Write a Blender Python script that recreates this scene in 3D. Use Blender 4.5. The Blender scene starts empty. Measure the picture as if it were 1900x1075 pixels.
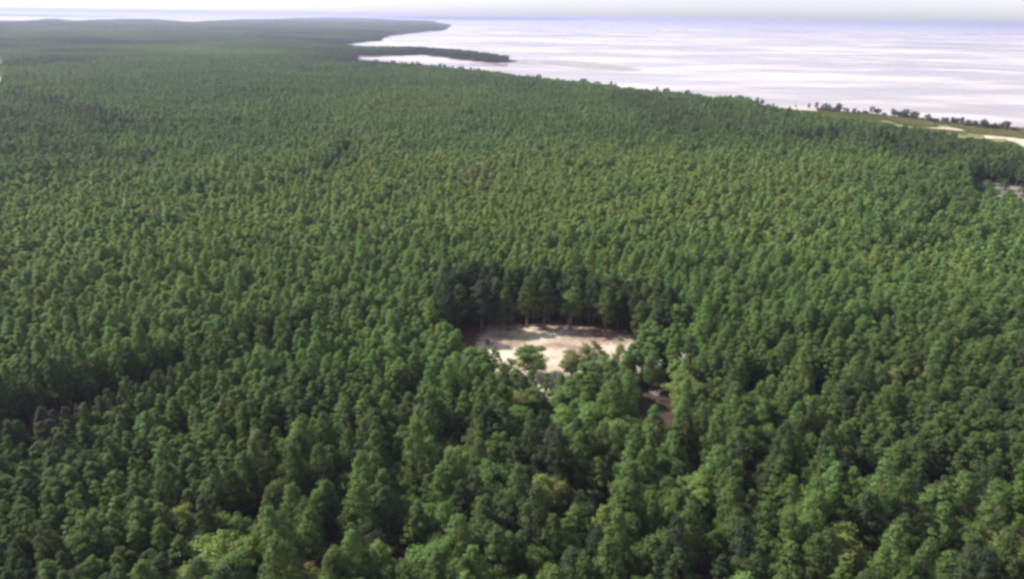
import bpy, math, random
import numpy as np
from mathutils import Matrix, Vector

# ------------------------------------------------------------------ camera, sky, sun, exposure
SC = bpy.context.scene
COL = SC.collection
W, H, F = 1900.0, 1075.0, 1357.0           # photograph size and focal length in its pixels
CAM_Z = 90.0
ROLL = math.radians(0.90)
PITCH = math.atan((537.5 - 29.0) / F)      # horizon 29 px below the top edge

fwd = np.array([0, math.cos(PITCH), -math.sin(PITCH)])
rgt0 = np.array([1.0, 0, 0])
up0 = np.array([0, math.sin(PITCH), math.cos(PITCH)])
rgt = rgt0 * math.cos(ROLL) + up0 * math.sin(ROLL)
upv = up0 * math.cos(ROLL) - rgt0 * math.sin(ROLL)

cam_d = bpy.data.cameras.new('camera')
cam = bpy.data.objects.new('camera', cam_d)
COL.objects.link(cam)
M = Matrix.Identity(4)
for i in range(3):
    M[i][0], M[i][1], M[i][2] = rgt[i], upv[i], -fwd[i]
M[2][3] = CAM_Z
cam.matrix_world = M
cam_d.sensor_width = 36.0
cam_d.lens = 36.0 * F / W
cam_d.clip_start = 1.0
cam_d.clip_end = 200000.0
SC.camera = cam

SUN_EL, SUN_AZ = math.radians(42), math.radians(-74)   # azimuth from +Y, negative = left of the view
sun_dir = Vector((math.sin(SUN_AZ) * math.cos(SUN_EL), math.cos(SUN_AZ) * math.cos(SUN_EL), math.sin(SUN_EL)))
world = bpy.data.worlds.new('World')
SC.world = world
world.use_nodes = True
nt = world.node_tree
sky = nt.nodes.new('ShaderNodeTexSky')
sky.sky_type = 'NISHITA'
sky.sun_disc = False
sky.sun_elevation = SUN_EL
sky.sun_rotation = SUN_AZ
sky.altitude = 50
sky.air_density = 1.0
sky.dust_density = 1.0
sky.ozone_density = 1.0
bg = nt.nodes['Background']
bg.inputs[1].default_value = 0.09
veil = nt.nodes.new('ShaderNodeHueSaturation')       # thin bright summer veil: the whole sky is paler than clear blue
veil.inputs['Saturation'].default_value = 0.3
tone_ = nt.nodes.new('ShaderNodeMixRGB'); tone_.blend_type = 'MULTIPLY'; tone_.inputs[0].default_value = 1.0
tone_.inputs[2].default_value = (0.945, 0.962, 1.11, 1)
nt.links.new(sky.outputs[0], veil.inputs['Color'])
nt.links.new(veil.outputs[0], tone_.inputs[1])
nt.links.new(tone_.outputs[0], bg.inputs[0])

sun_l = bpy.data.lights.new('sun', 'SUN')
sun_l.energy = 3.5
sun_l.angle = math.radians(2.0)
sun_l.color = (1.0, 0.95, 0.87)
sun = bpy.data.objects.new('sun', sun_l)
COL.objects.link(sun)
sun.rotation_euler = sun_dir.to_track_quat('Z', 'Y').to_euler()

SC.view_settings.view_transform = 'Standard'
SC.view_settings.look = 'None'
SC.view_settings.gamma = 1.0
SC.view_settings.exposure = 1.38
SC.cycles.max_bounces = 5
SC.cycles.diffuse_bounces = 3
SC.cycles.transmission_bounces = 3
SC.cycles.volume_bounces = 0
SC.cycles.caustics_reflective = False
SC.cycles.caustics_refractive = False
SC.cycles.use_denoising = True
SC.cycles.filter_width = 3.0

HAZE_DENSITY = 0.000098

# ------------------------------------------------------------------ helpers
rng = np.random.default_rng(7)
random.seed(7)
GZ = 1.2                                    # land level above the water

def P(x, y, z=GZ):
    """point at height z seen at photo pixel (x, y)"""
    d = fwd + rgt * ((x - W / 2) / F) - upv * ((y - H / 2) / F)
    t = (z - CAM_Z) / min(d[2], -1e-5)
    return np.array([d[0] * t, d[1] * t, z])

def proj(p):
    q = np.asarray(p, float) - np.array([0, 0, CAM_Z])
    zf = q @ fwd
    return W / 2 + F * (q @ rgt) / zf, H / 2 - F * (q @ upv) / zf, zf

def PXY(pts, z=GZ):
    return np.array([P(a[0], a[1], a[2] if len(a) > 2 else z)[:2] for a in pts])

def inside(poly, x, y):
    r = np.zeros(len(x), bool)
    n = len(poly)
    j = n - 1
    for i in range(n):
        xi, yi = poly[i]
        xj, yj = poly[j]
        if yi != yj:
            c = ((yi > y) != (yj > y)) & (x < (xj - xi) * (y - yi) / (yj - yi) + xi)
            r ^= c
        j = i
    return r

def seg_dist(line, x, y):
    best = np.full(len(x), 1e9)
    for a, b in zip(line[:-1], line[1:]):
        d = b - a
        L = d @ d
        t = np.clip(((x - a[0]) * d[0] + (y - a[1]) * d[1]) / L, 0, 1)
        best = np.minimum(best, np.hypot(x - a[0] - t * d[0], y - a[1] - t * d[1]))
    return best

def vnoise(x, y, s, seed=0):
    """smooth value noise 0..1 with cell size s"""
    x = np.asarray(x) / s + 913.7 * (seed + 1)
    y = np.asarray(y) / s + 417.3 * (seed + 1)
    xi, yi = np.floor(x), np.floor(y)
    fx, fy = x - xi, y - yi
    fx = fx * fx * (3 - 2 * fx)
    fy = fy * fy * (3 - 2 * fy)
    def h(a, b):
        v = np.sin(a * 127.1 + b * 311.7 + seed * 74.7) * 43758.5453
        return v - np.floor(v)
    return (h(xi, yi) * (1 - fx) + h(xi + 1, yi) * fx) * (1 - fy) + (h(xi, yi + 1) * (1 - fx) + h(xi + 1, yi + 1) * fx) * fy

def mesh_np(name, v, faces4=None, faces3=None, mats=(), mat_index=None, attrs=None, smooth=False):
    me = bpy.data.meshes.new(name)
    v = np.asarray(v, np.float32)
    me.vertices.add(len(v))
    me.vertices.foreach_set('co', v.ravel())
    loops, starts = [], []
    n = 0
    if faces4 is not None and len(faces4):
        f = np.asarray(faces4, np.int32)
        loops.append(f.ravel()); starts.append(np.arange(len(f)) * 4); n = len(f) * 4
    if faces3 is not None and len(faces3):
        f = np.asarray(faces3, np.int32)
        loops.append(f.ravel()); starts.append(n + np.arange(len(f)) * 3)
    if loops:
        loops = np.concatenate(loops).astype(np.int32)
        starts = np.concatenate(starts).astype(np.int32)
        me.loops.add(len(loops))
        me.loops.foreach_set('vertex_index', loops)
        me.polygons.add(len(starts))
        me.polygons.foreach_set('loop_start', starts)
        if mat_index is not None:
            me.polygons.foreach_set('material_index', np.asarray(mat_index, np.int32))
        if smooth:
            me.polygons.foreach_set('use_smooth', np.ones(len(starts), bool))
    for k, (typ, dat) in (attrs or {}).items():
        a = me.attributes.new(k, typ, 'POINT')
        if typ == 'FLOAT_VECTOR':
            a.data.foreach_set('vector', np.asarray(dat, np.float32).ravel())
        elif typ == 'INT':
            a.data.foreach_set('value', np.asarray(dat, np.int32))
        else:
            a.data.foreach_set('value', np.asarray(dat, np.float32))
    for m in mats:
        me.materials.append(m)
    me.update(calc_edges=True)
    me.validate()
    return me

def obj(name, me, parent=None, kind=None, label=None, cat=None, group=None):
    o = bpy.data.objects.new(name, me)
    COL.objects.link(o)
    if parent: o.parent = parent
    if kind: o['kind'] = kind
    if label: o['label'] = label
    if cat: o['category'] = cat
    if group: o['group'] = group
    return o

# ------------------------------------------------------------------ materials
def new_mat(name):
    m = bpy.data.materials.new(name)
    m.use_nodes = True
    n = m.node_tree
    n.nodes.clear()
    out = n.nodes.new('ShaderNodeOutputMaterial')
    return m, n, out

def ramp(n, stops, interp='LINEAR'):
    r = n.nodes.new('ShaderNodeValToRGB')
    r.color_ramp.interpolation = interp
    el = r.color_ramp.elements
    while len(el) < len(stops): el.new(0.5)
    for e, (p, c) in zip(el, stops):
        e.position = p
        e.color = (*c, 1)
    return r

def noise_node(n, scale, detail=4, rough=0.55, vec=None, mapping=None):
    t = n.nodes.new('ShaderNodeTexNoise')
    t.inputs['Scale'].default_value = scale
    t.inputs['Detail'].default_value = detail
    t.inputs['Roughness'].default_value = rough
    g = n.nodes.new('ShaderNodeNewGeometry')
    src = g.outputs['Position']
    if mapping:
        mp = n.nodes.new('ShaderNodeMapping')
        mp.inputs['Scale'].default_value = mapping[0]
        mp.inputs['Rotation'].default_value = mapping[1]
        n.links.new(src, mp.inputs[0])
        src = mp.outputs[0]
    n.links.new(src, t.inputs['Vector'])
    return t

def foliage_mat(name, stops, transl=0.42):
    m, n, out = new_mat(name)
    a = n.nodes.new('ShaderNodeAttribute'); a.attribute_type = 'INSTANCER'; a.attribute_name = 'tint'
    c = n.nodes.new('ShaderNodeAttribute'); c.attribute_type = 'GEOMETRY'; c.attribute_name = 'clump'
    mm = n.nodes.new('ShaderNodeMath'); mm.operation = 'MULTIPLY_ADD'
    mm.inputs[1].default_value = 0.26; mm.inputs[2].default_value = -0.13
    n.links.new(c.outputs['Fac'], mm.inputs[0])
    ad = n.nodes.new('ShaderNodeMath'); ad.operation = 'ADD'; ad.use_clamp = True
    n.links.new(a.outputs['Fac'], ad.inputs[0]); n.links.new(mm.outputs[0], ad.inputs[1])
    r = ramp(n, stops)
    n.links.new(ad.outputs[0], r.inputs[0])
    p = n.nodes.new('ShaderNodeBsdfPrincipled')
    p.inputs['Roughness'].default_value = 0.62
    p.inputs['Specular IOR Level'].default_value = 0.12
    t = n.nodes.new('ShaderNodeBsdfTranslucent')
    n.links.new(r.outputs[0], p.inputs['Base Color'])
    hs = n.nodes.new('ShaderNodeHueSaturation')
    hs.inputs['Hue'].default_value = 0.485; hs.inputs['Saturation'].default_value = 1.1; hs.inputs['Value'].default_value = 1.25
    n.links.new(r.outputs[0], hs.inputs['Color']); n.links.new(hs.outputs[0], t.inputs[0])
    mx = n.nodes.new('ShaderNodeMixShader'); mx.inputs[0].default_value = transl
    n.links.new(p.outputs[0], mx.inputs[1]); n.links.new(t.outputs[0], mx.inputs[2])
    n.links.new(mx.outputs[0], out.inputs[0])
    return m

FOLIAGE = [(0.0, (0.036, 0.052, 0.030)), (0.22, (0.074, 0.104, 0.033)), (0.42, (0.102, 0.160, 0.040)),
           (0.66, (0.126, 0.220, 0.062)), (0.82, (0.190, 0.238, 0.054)), (0.92, (0.170, 0.165, 0.066)), (1.0, (0.140, 0.118, 0.064))]
M_LEAF = foliage_mat('pine_and_leaf_foliage', FOLIAGE)

def simple_mat(name, c1, c2, scale, rough=0.85, bump=0.0, detail=5, stops=None, mapping=None):
    m, n, out = new_mat(name)
    t = noise_node(n, scale, detail, 0.6, mapping=mapping)
    r = ramp(n, stops or [(0.3, c1), (0.7, c2)])
    n.links.new(t.outputs[0], r.inputs[0])
    p = n.nodes.new('ShaderNodeBsdfPrincipled')
    p.inputs['Roughness'].default_value = rough
    p.inputs['Specular IOR Level'].default_value = 0.25
    n.links.new(r.outputs[0], p.inputs['Base Color'])
    if bump:
        b = n.nodes.new('ShaderNodeBump'); b.inputs['Strength'].default_value = bump; b.inputs['Distance'].default_value = 0.2
        n.links.new(t.outputs[0], b.inputs['Height']); n.links.new(b.outputs[0], p.inputs['Normal'])
    n.links.new(p.outputs[0], out.inputs[0])
    return m

M_BARK = simple_mat('pine_bark', (0.10, 0.065, 0.045), (0.20, 0.14, 0.10), 3.0, 0.9, 0.5)
M_DEAD = simple_mat('bleached_dead_wood', (0.42, 0.37, 0.30), (0.62, 0.58, 0.50), 2.0, 0.9, 0.3)
M_FLOOR = simple_mat('pine_straw_floor', (0.030, 0.021, 0.014), (0.058, 0.038, 0.026), 0.35, 0.95, 0.4)
M_MARSH = simple_mat('marsh_soil_and_grass', None, None, 0.045, 0.95, 0.3,
                     stops=[(0.30, (0.10, 0.12, 0.035)), (0.5, (0.15, 0.155, 0.05)), (0.62, (0.19, 0.16, 0.075)), (0.76, (0.30, 0.26, 0.16))],
                     mapping=((0.35, 1.2, 1), (0, 0, math.radians(-16))))
M_SAND = simple_mat('beach_sand', (0.34, 0.30, 0.22), (0.48, 0.43, 0.33), 0.15, 0.9, 0.3)
M_SHRUB = foliage_mat('shore_shrub_foliage', [(0, (0.040, 0.048, 0.040)), (0.5, (0.055, 0.068, 0.042)), (1, (0.10, 0.115, 0.05))], 0.2)
M_GRASS = foliage_mat('marsh_grass_blades', [(0, (0.085, 0.11, 0.03)), (0.5, (0.14, 0.16, 0.04)), (1, (0.22, 0.20, 0.08))], 0.3)
M_FAR = simple_mat('far_wooded_land', (0.035, 0.05, 0.035), (0.06, 0.075, 0.05), 0.004, 0.95)

def clearing_mat():
    m, n, out = new_mat('clearing_sand')
    t = noise_node(n, 0.085, 6, 0.62)
    r = ramp(n, [(0.34, (0.19, 0.135, 0.10)), (0.43, (0.27, 0.205, 0.155)), (0.52, (0.39, 0.32, 0.24)), (0.62, (0.52, 0.445, 0.34))])
    n.links.new(t.outputs[0], r.inputs[0])
    # pine straw creeping in from the rim, plus tree shade painted at the left end: vertex attribute "litter"
    a = n.nodes.new('ShaderNodeAttribute'); a.attribute_name = 'litter_shade'
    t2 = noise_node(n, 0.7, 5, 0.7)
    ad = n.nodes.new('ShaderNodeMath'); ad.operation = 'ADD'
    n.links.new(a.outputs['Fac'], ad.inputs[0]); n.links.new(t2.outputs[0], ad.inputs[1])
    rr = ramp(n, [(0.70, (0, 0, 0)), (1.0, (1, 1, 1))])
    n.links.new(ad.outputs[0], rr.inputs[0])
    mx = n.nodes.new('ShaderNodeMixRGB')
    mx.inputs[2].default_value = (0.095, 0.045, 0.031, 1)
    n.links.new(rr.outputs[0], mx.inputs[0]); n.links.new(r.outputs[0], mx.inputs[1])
    p = n.nodes.new('ShaderNodeBsdfPrincipled'); p.inputs['Roughness'].default_value = 0.95; p.inputs['Specular IOR Level'].default_value = 0.15
    n.links.new(mx.outputs[0], p.inputs['Base Color'])
    t3 = noise_node(n, 1.6, 6, 0.7)
    b = n.nodes.new('ShaderNodeBump'); b.inputs['Strength'].default_value = 0.5; b.inputs['Distance'].default_value = 0.25
    n.links.new(t3.outputs[0], b.inputs['Height']); n.links.new(b.outputs[0], p.inputs['Normal'])
    n.links.new(p.outputs[0], out.inputs[0])
    return m
M_CLEAR = clearing_mat()

def water_mat():
    m, n, out = new_mat('silty_bay_water')
    rot = (0, 0, math.radians(-6))
    s1 = noise_node(n, 1.0, 5, 0.55, mapping=((0.0042, 0.0085, 1), rot))
    s2 = noise_node(n, 1.0, 4, 0.6, mapping=((0.0011, 0.0022, 1), (0, 0, math.radians(4))))
    r1 = ramp(n, [(0.36, (0.16, 0.13, 0.125)), (0.46, (0.27, 0.222, 0.21)), (0.52, (0.42, 0.357, 0.33)), (0.60, (0.60, 0.53, 0.485))])
    mxn = n.nodes.new('ShaderNodeMath'); mxn.operation = 'MULTIPLY_ADD'; mxn.inputs[1].default_value = 0.5
    hf = n.nodes.new('ShaderNodeMath'); hf.operation = 'MULTIPLY'; hf.inputs[1].default_value = 0.5
    n.links.new(s2.outputs[0], hf.inputs[0]); n.links.new(s1.outputs[0], mxn.inputs[0]); n.links.new(hf.outputs[0], mxn.inputs[2])
    n.links.new(mxn.outputs[0], r1.inputs[0])
    p = n.nodes.new('ShaderNodeBsdfPrincipled')
    n.links.new(r1.outputs[0], p.inputs['Base Color'])
    p.inputs['IOR'].default_value = 1.33
    rr = n.nodes.new('ShaderNodeMapRange')
    rr.inputs[1].default_value = 0.35; rr.inputs[2].default_value = 0.68; rr.inputs[3].default_value = 0.12; rr.inputs[4].default_value = 0.42
    n.links.new(s1.outputs[0], rr.inputs[0]); n.links.new(rr.outputs[0], p.inputs['Roughness'])
    w = noise_node(n, 0.12, 4, 0.6, mapping=((0.6, 1.6, 1), rot))
    b = n.nodes.new('ShaderNodeBump'); b.inputs['Strength'].default_value = 0.12; b.inputs['Distance'].default_value = 0.35
    n.links.new(w.outputs[0], b.inputs['Height']); n.links.new(b.outputs[0], p.inputs['Normal'])
    n.links.new(p.outputs[0], out.inputs[0])
    return m
M_WATER = water_mat()

# ------------------------------------------------------------------ water, land, far shores
R_W = 60000.0
me = mesh_np('water', [(-R_W, -3000, 0), (R_W, -3000, 0), (R_W, R_W, 0), (-R_W, R_W, 0)], [(0, 1, 2, 3)], mats=[M_WATER])
obj('water', me, kind='structure', label='pale silty bay water with wind streaks reaching to the horizon')

def smooth_poly(p, sub=4, wob=0.0, seed=0):
    """densify and wobble a coast line so that it is not a run of straight cuts"""
    q = []
    r = np.random.default_rng(seed)
    n = len(p)
    for i in range(n):
        a, b, c, d = p[i - 1], p[i], p[(i + 1) % n], p[(i + 2) % n]
        L = np.hypot(*(c - b))
        for k in range(sub):
            t = k / sub
            v = b + (c - b) * t
            if wob and k:
                nrm = np.array([-(c - b)[1], (c - b)[0]]) / (L + 1e-6)
                v = v + nrm * r.normal() * wob * min(L, 400) / 100
            q.append(v)
    return np.array(q)

def land(name, poly, z, mat, skirt=6.0, drop=1.6, kind='structure', label=None):
    """flat land with a sloping beach round its edge"""
    from mathutils.geometry import tessellate_polygon
    n = len(poly)
    tri = tessellate_polygon([[Vector((a[0], a[1], 0)) for a in poly]])
    prv, nxt = np.roll(poly, 1, 0), np.roll(poly, -1, 0)
    t = nxt - prv
    t /= (np.hypot(t[:, 0], t[:, 1])[:, None] + 1e-9)
    nor = np.stack([t[:, 1], -t[:, 0]], 1)
    area = 0.5 * np.sum(poly[:, 0] * nxt[:, 1] - nxt[:, 0] * poly[:, 1])
    if area < 0: nor = -nor
    outer = poly + nor * skirt
    v = np.concatenate([np.c_[poly, np.full(n, z)], np.c_[outer, np.full(n, z - drop)]])
    i = np.arange(n); j = (i + 1) % n
    quads = np.stack([i, i + n, j + n, j], 1) if area > 0 else np.stack([i, j, j + n, i + n], 1)
    t3 = np.array(tri)
    # keep tops facing up
    a, b, c = v[t3[:, 0]], v[t3[:, 1]], v[t3[:, 2]]
    cr = (b - a)[:, 0] * (c - a)[:, 1] - (b - a)[:, 1] * (c - a)[:, 0]
    t3[cr < 0] = t3[cr < 0][:, ::-1]
    me = mesh_np(name, v, quads, t3, mats=[mat])
    return obj(name, me, kind=kind, label=label)

TZ = 7.0    # tree-top height used where a wooded coast hides its own water line
main_px = [(2600, 345, GZ), (2150, 272, GZ), (1960, 243, GZ), (1900, 237, GZ), (1845, 234, GZ), (1747, 224, GZ), (1669, 216, GZ), (1595, 208, GZ),
           (1512, 203, GZ), (1434, 197, GZ), (1380, 190, GZ), (1329, 184, 5), (1278, 175, 5), (1200, 169, 5), (1171, 166, 5), (1116, 158, 5),
           (1060, 151, 6), (1005, 146, 6), (932, 134, 7), (858, 127, 8), (784, 119, 8), (710, 115, 8), (664, 111, 8),
           (655, 104, 2), (662, 103, 2), (790, 101, 2), (858, 110, 2), (915, 115, 2), (945, 115, 2), (958, 112, 2),
           (950, 105, 8), (915, 98, 8), (850, 92, 8), (784, 87, 8), (720, 88, 8), (676, 88, 8), (650, 84, 8), (637, 78, 8),
           (660, 75, 8), (708, 71, 8), (718, 64, 8), (770, 58, 8), (822, 54, 9), (838, 46, 10), (800, 40, 10), (735, 38, 10), (690, 34.5, 12),
           (600, 33, 12), (520, 36, 12), (430, 38, 12), (350, 42, 12), (280, 36, 12), (190, 37.5, 12), (135, 40, 12), (100, 36, 12), (40, 40, 12), (-40, 42, 12), (-160, 44, 12),
           (-300, 60, 10), (-150, 88, 8), (-40, 99, GZ), (10, 101, GZ), (7, 120, 7), (2, 155, 13), (-30, 170, 13), (-200, 175, 6), (-700, 190, 6)]
main_poly = PXY(main_px)
main_poly = np.concatenate([main_poly, [[-1900, 900], [-1900, -300], [1500, -300]]])
coast_poly = smooth_poly(main_poly, 4, 2.2, 3)
land('ground', coast_poly, GZ, M_FLOOR, label='brown pine straw forest floor of the wooded peninsula')

def strip(name, near_px, far_px, z, mat, label, wob=2.0, seed=1, top=None, skirt=6, drop=None):
    p = np.concatenate([PXY(near_px, z), PXY(far_px, z)[::-1]])
    return land(name, smooth_poly(p, 4, wob, seed), z, mat, skirt, drop if drop is not None else z + 0.4, label=label)

def far_land(name, pts, depth, z, label):
    """low wooded far shore: a ridge with an uneven skyline"""
    a = smooth_poly(PXY(pts, 1.0), 6, 0)[: 6 * (len(pts) - 1) + 1]
    r = np.hypot(a[:, 0], a[:, 1])
    n = len(a)
    V = []
    for fr, zz in ((0.0, -0.4), (0.02, 0.35), (0.25, 0.7), (0.6, 1.0), (1.0, -0.02)):
        b = a * ((r + depth * fr) / r)[:, None]
        hz_ = zz * z * (0.75 + 0.5 * vnoise(b[:, 0], b[:, 1], 900, 21)) if zz > 0 else np.full(n, -0.4)
        ends = np.clip(np.minimum(np.arange(n), np.arange(n)[::-1]) / 8, 0, 1)
        V.append(np.c_[b, np.where(zz > 0, hz_ * ends - 0.4, -0.4)])
    idx = np.arange(5 * n).reshape(5, n)
    q = np.stack([idx[:-1, :-1], idx[:-1, 1:], idx[1:, 1:], idx[1:, :-1]], -1).reshape(-1, 4)
    obj(name, mesh_np(name, np.concatenate(V), q, mats=[M_FAR]), kind='structure', label=label)

far_land('far_shore', [(690, 32.5), (800, 36.5), (900, 37.5), (1010, 38), (1100, 37), (1200, 37.0), (1300, 37.6), (1400, 38.6)], 9000, 60, 'thin grey far shore along the horizon above the bay')
far_land('far_shore', [(1480, 40.2), (1600, 42.6), (1700, 45.0), (1800, 46.8), (1900, 48.2), (2100, 51.5), (2500, 58)], 6000, 42, 'thin grey far shore at the right end of the horizon')
far_land('far_shore', [(-200, 19), (60, 20.5), (180, 22.0), (330, 24), (480, 25), (600, 26.5), (690, 28)], 2500, 45, 'thin grey far shore beyond the forest at upper left')
far_land('far_shore', [(-300, 25.5), (-60, 28.8), (40, 30.2), (140, 31.2), (250, 31.5)], 900, 16, 'low grey islet in the water beyond the upper left forest')

# shoal trailing from the spit tip, marsh, sand strips
strip('shoal', [(930, 118), (1030, 121), (1090, 127), (1150, 131.5), (1180, 132)], [(950, 110), (1040, 112), (1100, 116), (1150, 123), (1185, 129)], 0.25,
      simple_mat('wet_mud', (0.22, 0.19, 0.19), (0.34, 0.30, 0.29), 0.02, 0.55), 'greyish mud shoal trailing off the tip of the wooded spit', 1.5, 2, skirt=14)

GROUND_SHEETS = []
def sheet(name, px, mat, dz, label, sub=5, wob=1.2, seed=0, z=GZ):
    p = smooth_poly(PXY(px, z), sub, wob, seed)
    land(name, p, z + dz, mat, 1.5, dz + 0.05, label=label)
    return p

marsh_px = [(1395, 199), (1434, 203), (1512, 209), (1595, 213), (1669, 220), (1747, 228), (1845, 237), (1900, 240), (1960, 247), (2150, 276), (2150, 335, 5), (1960, 304, 5), (1890, 293, 5),
            (1845, 275, 5), (1770, 264, 5), (1700, 253, 5), (1640, 244, 5), (1560, 233, 5), (1480, 219, 5), (1420, 208, 5), (1370, 200, 5)]
MARSH = sheet('marsh', marsh_px, M_MARSH, 0.05, 'yellow green marsh flat between the pines and the bay shore', seed=4, wob=0.8)
beach = []
for k, (px, lb) in enumerate([
    ([(1440, 199.5), (1470, 199.5), (1513, 203), (1516, 206), (1480, 204.5), (1445, 202.5)], 'bright white sand strip beside the low dark thicket on the shore'),
    ([(1398, 203), (1420, 202), (1428, 205), (1410, 207)], 'small oval pale sand patch among green shore scrub'),
    ([(1700, 236), (1760, 237), (1800, 243), (1795, 247), (1740, 242), (1705, 240)], 'long thin cream sand streak lying across the marsh'),
    ([(1722, 253), (1762, 254), (1764, 258), (1725, 258)], 'short pale sand streak at the pine edge of the marsh'),
    ([(1826, 252), (1865, 254), (1868, 258), (1830, 257)], 'thin pale sand streak near the end of the marsh'),
    ([(1862, 254), (1885, 256), (1930, 265), (1990, 278), (1985, 292), (1920, 284), (1885, 272)], 'broad cream sand beach widening at the right edge'),
    ([(1872, 289), (1884, 288), (1888, 294), (1876, 296)], 'small white sand patch behind pines below the beach'),
    ([(1885, 298), (1930, 300), (1930, 305), (1890, 303)], 'low white sand sliver at the right picture edge'),
    ([(1690, 247), (1706, 247), (1710, 250), (1696, 250.5)], 'tiny bright sand spot in the yellow marsh grass')]):
    beach.append(sheet('sand_patch', px, M_SAND, 0.10 + 0.004 * k, lb, sub=5, wob=0.5, seed=20 + k))

# grey dirt yard at the right edge
YARD_PX = [(1786, 344, GZ), (1810, 336, GZ), (1850, 340, GZ), (1905, 350, GZ), (1960, 356, GZ), (1960, 372, 10), (1890, 384, 10), (1868, 388, 10), (1850, 404, 10), (1838, 404, 10), (1832, 384, 10), (1818, 370, 10), (1795, 362, 10)]
M_DIRT = simple_mat('grey_dirt', None, None, 0.12, 0.9, 0.3, stops=[(0.35, (0.07, 0.06, 0.045)), (0.5, (0.13, 0.115, 0.095)), (0.65, (0.27, 0.25, 0.22))])
YARD = sheet('dirt_yard', YARD_PX, M_DIRT, 0.06, 'grey dirt opening among the pines near the right edge', seed=9, wob=0.8)

# ------------------------------------------------------------------ sandy clearing
CL_PX = [(836, 616, GZ), (842, 604, GZ), (870, 598, GZ), (915, 596, GZ), (955, 595, GZ), (1000, 594, GZ), (1050, 595, GZ), (1100, 602, GZ), (1140, 610, GZ), (1178, 619, GZ), (1196, 629, GZ),
         (1185, 640, 8), (1160, 645, 9), (1120, 655, 9), (1080, 672, 9), (1062, 692, 9), (1030, 702, 9), (985, 698, 9), (950, 684, 9), (925, 664, 9), (905, 648, 9), (876, 636, 9), (850, 632, 9)]
CLEAR = PXY(CL_PX)
CLEAR_S = smooth_poly(CLEAR, 4, 1.0, 6)
def clearing():
    lo, hi = CLEAR_S.min(0) - 1, CLEAR_S.max(0) + 1
    s = 0.6
    nx, ny = int((hi[0] - lo[0]) / s) + 1, int((hi[1] - lo[1]) / s) + 1
    gx, gy = np.meshgrid(lo[0] + np.arange(nx) * s, lo[1] + np.arange(ny) * s)
    x, y = gx.ravel(), gy.ravel()
    ins = inside(CLEAR_S, x, y)
    dist = seg_dist(np.vstack([CLEAR_S, CLEAR_S[:1]]), x, y)
    sd = np.where(ins, dist, -dist)
    z = GZ + 0.05 + 0.35 * vnoise(x, y, 9, 1) * np.clip(sd / 4, 0, 1) + 0.10 * vnoise(x, y, 2.2, 2) * np.clip(sd / 2, 0, 1)
    z = np.where(sd < 0, GZ - 0.25, z)
    straw_shade = np.clip(0.62 - sd / 6.0, 0, 0.62)
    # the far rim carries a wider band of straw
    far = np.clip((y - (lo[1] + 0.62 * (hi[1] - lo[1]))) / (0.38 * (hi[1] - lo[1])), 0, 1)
    straw_shade = straw_shade + 0.55 * np.clip((-7.5 - x) / 4.0, 0, 1)  # shade of the left-hand trees, painted in with the dark straw colour
    straw_shade = np.clip(straw_shade + 0.62 * far * (0.25 + vnoise(x, y, 7, 9)) + 0.25 * np.clip((x - 10) / 14, 0, 1) * vnoise(x, y, 6, 8), 0, 1)
    idx = np.arange(nx * ny).reshape(ny, nx)
    q = np.stack([idx[:-1, :-1], idx[:-1, 1:], idx[1:, 1:], idx[1:, :-1]], -1).reshape(-1, 4)
    keep = (sd[q] > -1.0).any(1)
    used = np.unique(q[keep]); remap = np.full(nx * ny, -1); remap[used] = np.arange(len(used))
    me = mesh_np('clearing_ground', np.c_[x, y, z][used], remap[q[keep]], mats=[M_CLEAR], attrs={'litter_shade': ('FLOAT', straw_shade[used])}, smooth=True)
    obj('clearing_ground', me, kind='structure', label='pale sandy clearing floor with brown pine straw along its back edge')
clearing()

GAP_PX = [(1160, 730, GZ), (1176, 714, GZ), (1212, 705, GZ), (1246, 708, GZ), (1256, 732, GZ), (1252, 755, 10), (1244, 772, 11.5), (1204, 774, 11.5), (1168, 766, 11)]
GAP = PXY(GAP_PX)
GAPS = [(1112, 965, 3.4), (1522, 748, 5.0), (1410, 745, 4.0), (1595, 935, 4.5), (992, 800, 4.0), (748, 778, 3.6), (700, 955, 2.2),
        (470, 990, 3.4), (517, 862, 3.2), (1740, 930, 4.0), (1090, 1010, 2.6), (1290, 900, 3), (860, 860, 2.6), (640, 1000, 2), (1700, 760, 3), (330, 845, 2.6), (70, 560, 3.2), (505, 490, 3.5)]
GAPS_W = [(P(x, y, 3.0)[:2], r * 1.3) for x, y, r in GAPS]

# ------------------------------------------------------------------ tree prototypes
def tube(pts, radii, sides=6):
    pts = np.asarray(pts, float)
    v, q = [], []
    for i, (p, r) in enumerate(zip(pts, radii)):
        d = pts[min(i + 1, len(pts) - 1)] - pts[max(i - 1, 0)]
        d /= np.linalg.norm(d) + 1e-9
        a = np.cross(d, [0, 0, 1.0] if abs(d[2]) < 0.9 else [1.0, 0, 0]); a /= np.linalg.norm(a)
        b = np.cross(d, a)
        for k in range(sides):
            t = 2 * math.pi * k / sides
            v.append(p + r * (a * math.cos(t) + b * math.sin(t)))
    for i in range(len(pts) - 1):
        for k in range(sides):
            k2 = (k + 1) % sides
            q.append((i * sides + k, i * sides + k2, (i + 1) * sides + k2, (i + 1) * sides + k))
    return np.array(v), np.array(q)

def join(parts):
    V, Q, n = [], [], 0
    for v, q in parts:
        V.append(v); Q.append(q + n); n += len(v)
    return np.concatenate(V), np.concatenate(Q)

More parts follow.
